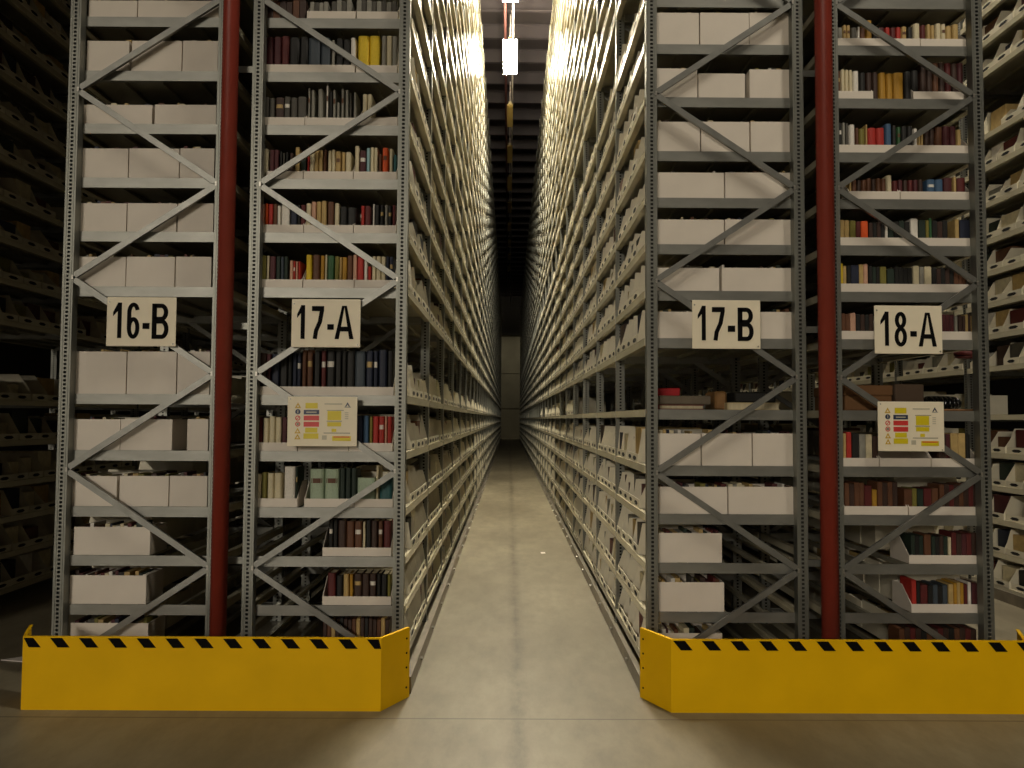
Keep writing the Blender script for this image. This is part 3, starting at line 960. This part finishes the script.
def glyph(b, ch, x0, x1, z0, z1, w, ya, yb):
    k = 'signk'
    W, Hh = x1 - x0, z1 - z0
    h = w / 2
    if ch == '1':
        stroke(b, [(x1 - h, z0), (x1 - h, z1)], w, k, ya, yb)
        b.prism([(x1 - w * .9, ya - .0002, z1), (x1 - .01 * W, ya - .0002, z1), (x1 - w, ya - .0002, z1 - Hh * .24), (x0, ya - .0002, z1 - Hh * .38), (x0, ya - .0002, z1 - Hh * .27)], (0, yb - ya, 0), k)
    elif ch == '7':
        stroke(b, [(x0, z1 - h * 1.25), (x1, z1 - h * 1.25)], w * 1.25, k, ya, yb)
        stroke(b, [(x1 - h, z1 - w), (x1 - W * .33, z0 + Hh * .52), (x0 + W * .36, z0 + Hh * .25), (x0 + W * .27, z0)], w * 1.02, k, ya - .0002, yb)
    elif ch == '-':
        b.box(x0, x1, ya, yb, z0, z1, k)
    elif ch == '6':
        cx = (x0 + x1) / 2
        rz = Hh * .30
        stroke(b, arc(cx, z0 + rz, W / 2 - h, rz - h, 0, 360, 28)[:-1], w, k, ya, yb, True)
        stroke(b, arc(cx, z1 - Hh * .27, W / 2 - h, Hh * .27 - h, 18, 180, 14) + [(x0 + h, z0 + rz)], w, k, ya - .0002, yb)
    elif ch == '8':
        cx = (x0 + x1) / 2
        r1, r2 = Hh * .24, Hh * .28
        stroke(b, arc(cx, z1 - r1, W * .46 - h, r1 - h * .9, 0, 360, 26)[:-1], w, k, ya, yb, True)
        stroke(b, arc(cx, z0 + r2, W / 2 - h, r2 - h * .9, 0, 360, 26)[:-1], w, k, ya - .0002, yb, True)
    elif ch == 'A':
        cx = (x0 + x1) / 2
        t = w * .55
        for s in (-1, 1):
            b.prism([(cx + s * W / 2, ya, z0), (cx + s * (W / 2 - w), ya, z0), (cx - s * t * .1, ya, z1), (cx + s * t, ya, z1)][::s], (0, yb - ya, 0), k)
        b.box(x0 + W * .2, x1 - W * .2, ya - .0002, yb, z0 + Hh * .23, z0 + Hh * .23 + w * 1.1, k)
    elif ch == 'B':
        stroke(b, [(x0 + h * 1.1, z0), (x0 + h * 1.1, z1)], w * 1.1, k, ya, yb)
        zm = z0 + Hh * .53
        for za, zb_, xr in ((zm - h * .4, z1, x1 - W * .04), (z0, zm + h * .4, x1)):
            rz = (zb_ - za) / 2 - h
            stroke(b, [(x0 + h, zb_ - h)] + arc(xr - h - W * .28, (za + zb_) / 2, W * .28, rz, 90, -90, 14) + [(x0 + h, za + h)], w, k, ya - .0002 if za == z0 else ya, yb)


def sign(text, px, label, chars):
    (xl, zt), (xr, zbm) = at(px[0], px[1], D - .02), at(px[2], px[3], D - .02)
    w, h = xr - xl, zt - zbm
    b = MB()
    b.box(0, w, 0, .004, 0, h, 'signw', .0015)
    o = b.build('aisle_sign', None, (xl, D - .022, zbm))
    tag(o, label, 'sign')
    l = MB()
    cw, chh = chars[0]                                     # crop size of the panel
    sx, sz = w / cw, h / chh
    for c, x0, x1, y0, y1 in chars[1:]:
        glyph(l, c, x0 * sx, x1 * sx, h - y1 * sz, h - y0 * sz, (50 if c in 'AB' else 47) * sx, -.002, .0005)
    l.build('lettering', o)['label'] = 'black condensed characters'
    for x in (.035, .965):
        s = MB()
        s.cyl((x * w, .0005, h * (.9 if x < .5 else .05)), (x * w, -.003, h * (.9 if x < .5 else .05)), .005, 'bolt', 8)
        s.cyl((x * w, .004, h * (.9 if x < .5 else .05)), (x * w, .028, h * (.9 if x < .5 else .05)), .003, 'bolt', 8)
        s.build('screw', o)
    return o


sign('16-B', (107.5, 297, 175.5, 346.5), 'white sign reading 16-B hung on the diagonal braces of a rack', [(810, 575), ('1', 75, 175, 65, 480), ('6', 240, 385, 65, 488), ('-', 422, 502, 303, 372), ('B', 530, 725, 75, 488)])
sign('17-A', (292, 299, 360, 347.5), 'white sign reading 17-A hung above a coloured safety notice', [(795, 585), ('1', 65, 155, 75, 485), ('7', 235, 375, 85, 485), ('-', 415, 490, 305, 372), ('A', 500, 720, 80, 485)])
sign('17-B', (692, 300, 760.5, 349), 'white sign reading 17-B hung above the deep shelf of folios', [(795, 590), ('1', 65, 158, 70, 490), ('7', 230, 380, 85, 490), ('-', 415, 500, 310, 385), ('B', 530, 715, 90, 495)])
sign('18-A', (874, 305.5, 942.5, 354), 'white sign reading 18-A hung on the diagonal braces of a rack', [(825, 590), ('1', 73, 173, 75, 493), ('8', 243, 393, 80, 500), ('-', 435, 513, 313, 380), ('A', 535, 755, 85, 500)])


def notice(px, label):
    (xl, zt), (xr, zbm) = at(px[0], px[1], D - .02), at(px[2], px[3], D - .02)
    w, h = xr - xl, zt - zbm
    b = MB()
    b.box(0, w, 0, .004, 0, h, 'signw', .0015)
    o = b.build('safety_notice', None, (xl, D - .022, zbm))
    tag(o, label, 'sign')
    sx, sz = w / 880, h / 635
    p = MB()

    def rect(x0, x1, y0, y1, k, q=0):
        p.box((x0 - 80) * sx, (x1 - 80) * sx, -.001 - q, .0005, h - (y1 - 80) * sz, h - (y0 - 80) * sz, k)
    rect(305, 460, 160, 232, 'sy')
    rect(285, 480, 250, 308, 'sn')
    rect(318, 447, 272, 287, 'sl', .0004)
    rect(285, 480, 324, 385, 'sr')
    rect(285, 480, 403, 465, 'sr')
    rect(305, 460, 478, 540, 'sy')
    rect(285, 475, 550, 620, 'sy')
    rect(585, 760, 262, 380, 'sy')
    rect(585, 760, 405, 460, 'sy')
    rect(640, 700, 490, 530, 'sy')
    rect(575, 790, 250, 258, 'sg')
    rect(575, 770, 388, 398, 'sg')
    rect(540, 875, 540, 550, 'sg')
    rect(650, 885, 582, 645, 'sy')
    rect(665, 870, 588, 602, 'sr', .0004)
    rect(520, 580, 575, 630, 'sl')
    rect(805, 850, 280, 290, 'sl')
    rect(805, 850, 305, 315, 'sl')
    rect(805, 850, 330, 340, 'sl')
    rect(805, 850, 355, 365, 'sl')
    rect(545, 770, 165, 180, 'sl')
    p.build('printed_panel', o)['label'] = 'blocks of yellow, red and navy'
    g = MB()

    def tri(cx, cy, r, k, wd):
        pts = [((cx - 80 + dx * r) * sx, h - (cy - 80 - dy * r) * sz) for dx, dy in ((-1, -.8), (1, -.8), (0, 1))]
        stroke(g, pts, wd * sx, k, -.001, .0005, True)

    def ring(cx, cy, r, k, wd):
        stroke(g, [(a * sx + 0, c) for a, c in ((cx - 80 + math.cos(t / 9 * math.pi) * r, h - (cy - 80) * sz + math.sin(t / 9 * math.pi) * r * sz) for t in range(18))], wd * sx, k, -.001, .0005, True)
    for cy in (198, 522, 598):
        tri(210, cy, 28, 'st', 14)
    ring(210, 275, 17, 'sn', 33)
    g.box((205 - 80) * sx, (215 - 80) * sx, -.0016, .0005, h - (295 - 80) * sz, h - (255 - 80) * sz, 'sl')
    ring(210, 355, 27, 'sr', 11)
    ring(210, 432, 27, 'sr', 11)
    g.prism([((x - 80) * sx, -.0014, h - (y - 80) * sz) for x, y in ((190, 372), (196, 378), (230, 340), (224, 334))], (0, .002, 0), 'sr')
    ring(210, 432, 9, 'sg', 14)
    g.build('pictogram', o)
    t = MB()
    for pts in (((838, 150), (870, 205), (852, 205), (838, 178)), ((838, 150), (838, 178), (822, 205), (806, 205)), ((800, 209), (880, 209), (880, 216), (800, 216))):
        t.prism([((x - 80) * sx, -.001, h - (y - 80) * sz) for x, y in pts], (0, .0015, 0), 'sn')
    t.build('emblem', o)['label'] = 'small dark triangular emblem'
    for x, zf_ in ((.04, .95), (.965, .03)):
        s = MB()
        s.cyl((x * w, .0005, zf_ * h), (x * w, -.003, zf_ * h), .004, 'bolt', 8)
        s.cyl((x * w, .004, zf_ * h), (x * w, .028, zf_ * h), .003, 'bolt', 8)
        s.build('screw', o)


notice((288, 396.5, 356.7, 446.5), 'white safety notice with coloured blocks below the 17-A sign')
notice((877.5, 401.5, 944.5, 451.5), 'white safety notice with coloured blocks below the 18-A sign')


# ------------------------------------------------------------------ yellow guards
def guard(pts, s_start, s_n, label):
    """pts: plan outline from one wing tip to the other"""
    hgt, t = .386, .012
    o = empty('end_guard', (pts[1][0], pts[1][1], 0), label, 'guard rail')
    off = Vector((-pts[1][0], -pts[1][1], 0))
    n = len(pts)
    P = [Vector((x, y)) for x, y in pts]
    inner = []
    for i in range(n):
        d0 = (P[i] - P[i - 1]).normalized() if i else (P[1] - P[0]).normalized()
        d1 = (P[i + 1] - P[i]).normalized() if i < n - 1 else d0
        tt = (d0 + d1).normalized()
        nn = Vector((-tt.y, tt.x))
        inner.append((P[i] + nn * (t / max(.5, nn.dot(Vector((-d0.y, d0.x))))), P[i] + nn * (.018 / max(.5, nn.dot(Vector((-d0.y, d0.x)))))))
    names = ['guard_wing', 'guard_plate', 'guard_wing']
    for i in range(n - 1):
        b = MB()
        a, c, ia, ic = P[i], P[i + 1], inner[i][0], inner[i + 1][0]
        b.prism([Vector((q.x, q.y, .004)) + off for q in (a, c, ic, ia)], (0, 0, hgt - .008), 'yellow')
        ia, ic = inner[i][1], inner[i + 1][1]
        b.prism([Vector((q.x, q.y, hgt - .004)) + off for q in (a, c, ic, ia)], (0, 0, .004), 'yellow')
        b.prism([Vector((q.x, q.y, 0)) + off for q in (a, c, ic, ia)], (0, 0, .004), 'yellow')
        w = b.build(names[i], o)
        if i != 1:
            d = (c - a).normalized()
            nn = Vector((-d.y, d.x))
            for zz in (.33, .25, .17, .06):
                tip = (a if i == 0 else c)
                q = tip + d * (.03 if i == 0 else -.03)
                s = MB()
                s.cyl(Vector((q.x, q.y, zz)) + off, Vector((q.x - nn.x * .003, q.y - nn.y * .003, zz)) + off, .006, 'black', 8)
                s.build('bolt_head', w)
    # black stripes of the hazard tape, each a slanted block on the top of the plate
    b = MB()
    y = pts[1][1] - .0012
    x = s_start
    xmax = pts[2][0]
    for q in range(s_n):
        x0, x1 = x + .1538 * q, x + .1538 * q + .064
        x0b, x1b = x0 + .0415, x1 + .0415
        z1, z0 = .379, .329
        x0, x0b = max(x0, pts[1][0] + .004), max(x0b, pts[1][0] + .004)
        x1, x1b = min(x1, xmax), min(x1b, xmax)
        if x1b - x0b < .005 and x1 - x0 < .005:
            continue
        b.prism([Vector((a, y, c)) + off for a, c in ((x0, z1), (x0b, z0), (x1b, z0), (x1, z1))], (0, .0014, 0), 'black')
    b.build('hazard_tape', o)['label'] = 'black slanted stripes'
    return o


guard([(-2.70, 4.525), (-2.59, 4.288), (-.676, 4.288), (-.552, 4.515)], -2.599, 14, 'long yellow steel guard with black stripes on the floor before racks 16-B and 17-A')
guard([(.748, 4.525), (.876, 4.288), (2.79, 4.288), (2.90, 4.525)], .886, 14, 'long yellow steel guard with black stripes on the floor before racks 17-B and 18-A')


# ------------------------------------------------------------------ red risers
def riser(x, r, label):
    o = empty('sprinkler_riser', (x, 4.72, 0), label, 'pipe')
    b = MB()
    b.cyl((0, 0, 0), (0, 0, 11.6), r, 'red', 28)
    b.build('pipe', o, smooth=True)
    b = MB()
    b.cyl((0, 0, 0), (0, 0, .02), r + .04, 'red', 24)
    b.build('base_flange', o, smooth=True)
    for z in (5.6, 8.4):
        b = MB()
        b.cyl((0, 0, z), (0, 0, z + .09), r + .012, 'red', 24)
        b.build('coupling', o, smooth=True)


riser(-1.707, .047, 'red vertical pipe standing between the 16-B and 17-A racks')
riser(1.907, .051, 'red vertical pipe standing between the 17-B and 18-A racks')

# ties between the back-to-back racks
for (xa, xb, nm) in ((X16B[1], X17A[0], '16-B and 17-A'), (X17B[1], X18A[0], '17-B and 18-A')):
    for q, z in enumerate((.70, 2.12, 3.72)):
        b = MB()
        b.box(xa + .0005, xb - .0005, -.003, .003, -.02, .02, 'galv')
        b.box(xa + .0005, xb - .0005, .003, .02, .017, .02, 'galv')
        o = b.build('rack_tie', None, (0, D + .03, z))
        tag(o, 'short steel tie between racks %s, %s from the floor' % (nm, ORD[q + 1]), 'tie bar')


# ------------------------------------------------------------------ guide rails
def guide(x, s, label):
    """angle on the floor; the upright leg faces the aisle, s = direction of the aisle"""
    o = empty('guide_rail', (x, 4.56, 0), label, 'guide rail')
    L_ = YEND - 4.56
    b = MB()
    x0, x1 = sorted((0, -s * .01))
    b.box(x0, x1, 0, L_, 0, .095, 'rail')
    x0, x1 = sorted((-s * .01, -s * .074))
    b.box(x0, x1, 0, L_, 0, .008, 'rail')
    b.build('angle_bar', o)
    for q in range(60):
        y = .5 + q * .74
        c = MB()
        c.cyl((0, y, .05), (s * .014, y, .05), .013, 'bolt', 6)
        c.build('bolt', o)


guide(X17A[1] + .08, 1, 'bolted steel guide rail on the floor along the foot of the 17-A rack')
guide(X17B[0] - .08, -1, 'bolted steel guide rail on the floor along the foot of the 17-B rack')
guide(X18B[0] - .08, -1, 'bolted steel guide rail on the floor across the aisle beside the 18-A rack')


# ------------------------------------------------------------------ lamps
def lamp(x, y, z, state, label, group, along='y', rod=.5):
    o = empty('aisle_lamp', (x, y, z), label, 'lamp', group)
    L_, w = (.8, .15) if state != 'lampoff' else (.75, .075)  # lit diffusers are widened, putting the lamp's bloom into their shape
    b = MB()
    if along == 'y':
        b.box(-.04, .04, -L_, L_, .03, .1, 'lampbody', .008)
    else:
        b.box(-L_, L_, -.04, .04, .03, .1, 'lampbody', .008)
    b.build('housing', o)
    b = MB()
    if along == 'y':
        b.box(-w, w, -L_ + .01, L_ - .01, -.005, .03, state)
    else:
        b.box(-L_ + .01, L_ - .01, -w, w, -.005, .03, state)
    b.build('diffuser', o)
    for s in (-1, 1):
        b = MB()
        p = (0, s * .5, .1) if along == 'y' else (s * .5, 0, .1)
        b.cyl(p, (p[0], p[1], .1 + rod), .008, 'cable', 8)
        b.build('hanger_rod', o)


LZ = 9.5
lamp_ys = [7.5, 10.7, 13.9, 17.05]
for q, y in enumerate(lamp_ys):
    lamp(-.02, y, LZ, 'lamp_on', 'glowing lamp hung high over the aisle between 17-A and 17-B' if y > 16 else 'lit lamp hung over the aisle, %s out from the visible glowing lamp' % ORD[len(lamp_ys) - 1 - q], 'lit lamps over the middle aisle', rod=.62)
for q in range(8):
    lamp(-.02, 20.4 + q * 3.0, LZ, 'lampoff', 'unlit cream lamp over the aisle, %s beyond the glowing lamp' % ORD[q + 1], 'unlit lamps over the middle aisle', rod=.62)
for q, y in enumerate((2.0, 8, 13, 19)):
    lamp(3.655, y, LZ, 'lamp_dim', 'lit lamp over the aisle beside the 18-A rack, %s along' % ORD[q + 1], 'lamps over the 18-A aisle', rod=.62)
# lamps over the aisle on the other side of the hall, behind the camera
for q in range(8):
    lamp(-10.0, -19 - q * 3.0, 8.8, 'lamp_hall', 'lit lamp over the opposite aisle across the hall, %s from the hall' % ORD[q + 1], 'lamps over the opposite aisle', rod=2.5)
for q, x in enumerate((-3.4, 3.6)):
    lamp(x, 64.3, 9.0, 'lamp_far', 'lit lamp behind the far rack ends, %s along the row' % ORD[q + 1], 'far lamps', 'x', 2.4)
b = MB()
b.cyl((.04, -2, LZ + .74), (.04, 60, LZ + .74), .022, 'cable', 8)
tag(b.build('lighting_conduit'), 'thin pale conduit running above the lamps along the aisle', 'conduit')
b = MB()
b.cyl((-.14, -2, 10.9), (-.14, 60, 10.9), .035, 'dullred', 10)
sp = b.build('sprinkler_pipe', smooth=True)
for q in range(16):
    b = MB()
    b.cyl((-.14, 1 + q * 3.7, 10.93), (-.14, 1 + q * 3.7, 12), .008, 'joist', 6)
    b.build('pipe_hanger', sp)
tag(sp, 'dull red pipe running under the ceiling along the middle aisle', 'pipe')

# ------------------------------------------------------------------ paper on the floor
b = MB()
b.prism([(.385, 9.26, .001), (.435, 9.27, .001), (.43, 9.37, .001), (.38, 9.36, .001)], (0, 0, .002), 'paper')
tag(b.build('paper_scrap'), 'small white paper scrap lying on the aisle floor', 'paper')
b = MB()
b.prism([(-3.24, 5.14, .001), (-3.0, 5.09, .001), (-2.98, 5.24, .001), (-3.1, 5.25, .001)], (0, 0, .004), 'paper')
tag(b.build('paper_scrap'), 'pale sheet of paper on the dark floor beside the yellow guard', 'paper')


# ------------------------------------------------------------------ the room
def struct(name, b):
    return tag(b.build(name), None, None, None, 'structure')


b = MB()
b.box(-14, 14, -46, 66.3, -.2, 0, 'floor')
struct('floor', b)
b = MB()
b.box(-14, 14, -46, 66.3, 12.0, 12.2, 'ceil')
struct('ceiling', b)
b = MB()
b.box(-14, 14, 66, 66.3, 0, 8.6, 'wallb')
for z in (2.5, 5.4):
    b.box(-14, 14, 65.97, 66, z, z + .06, 'wallb')
b.box(-14, 14, 65.8, 66, 0, .25, 'wallb')
struct('wall_far', b)
b = MB()
b.box(-14, 14, 65.6, 66.3, 8.6, 12, 'wallk')  # unlit top of the far wall, put into a darker colour
struct('wall_far_dark_top', b)
for nm, x in (('wall_west', -14.2), ('wall_east', 14.0)):
    b = MB()
    b.box(x, x + .2, -46, 66.3, 0, 12.2, 'wallk')
    struct(nm, b)
b = MB()
b.box(-14, 14, -46.2, -46, 0, 12.2, 'wallk')
struct('wall_near', b)
for q in range(46):
    y = .6 + q * 1.42
    b = MB()
    b.box(-14, 14, y - .05, y + .05, 11.62, 11.64, 'joist')
    b.box(-14, 14, y - .006, y + .006, 11.64, 11.99, 'joist')
    b.box(-14, 14, y - .05, y + .05, 11.98, 12.0, 'joist')
    tag(struct('trim_%d' % (q + 1), b))

# ------------------------------------------------------------------ world and colour
w = bpy.data.worlds.new('world')
scene.world = w
w.use_nodes = True
w.node_tree.nodes['Background'].inputs[0].default_value = (1, .9, .75, 1)
w.node_tree.nodes['Background'].inputs[1].default_value = .0
vs = scene.view_settings
vs.view_transform = 'Standard'
vs.look = 'None'
vs.exposure = 0
vs.gamma = 1
vs.use_curve_mapping = False
scene.cycles.use_denoising = True
scene.cycles.max_bounces = 8
scene.cycles.diffuse_bounces = 4
scene.cycles.sample_clamp_indirect = 6
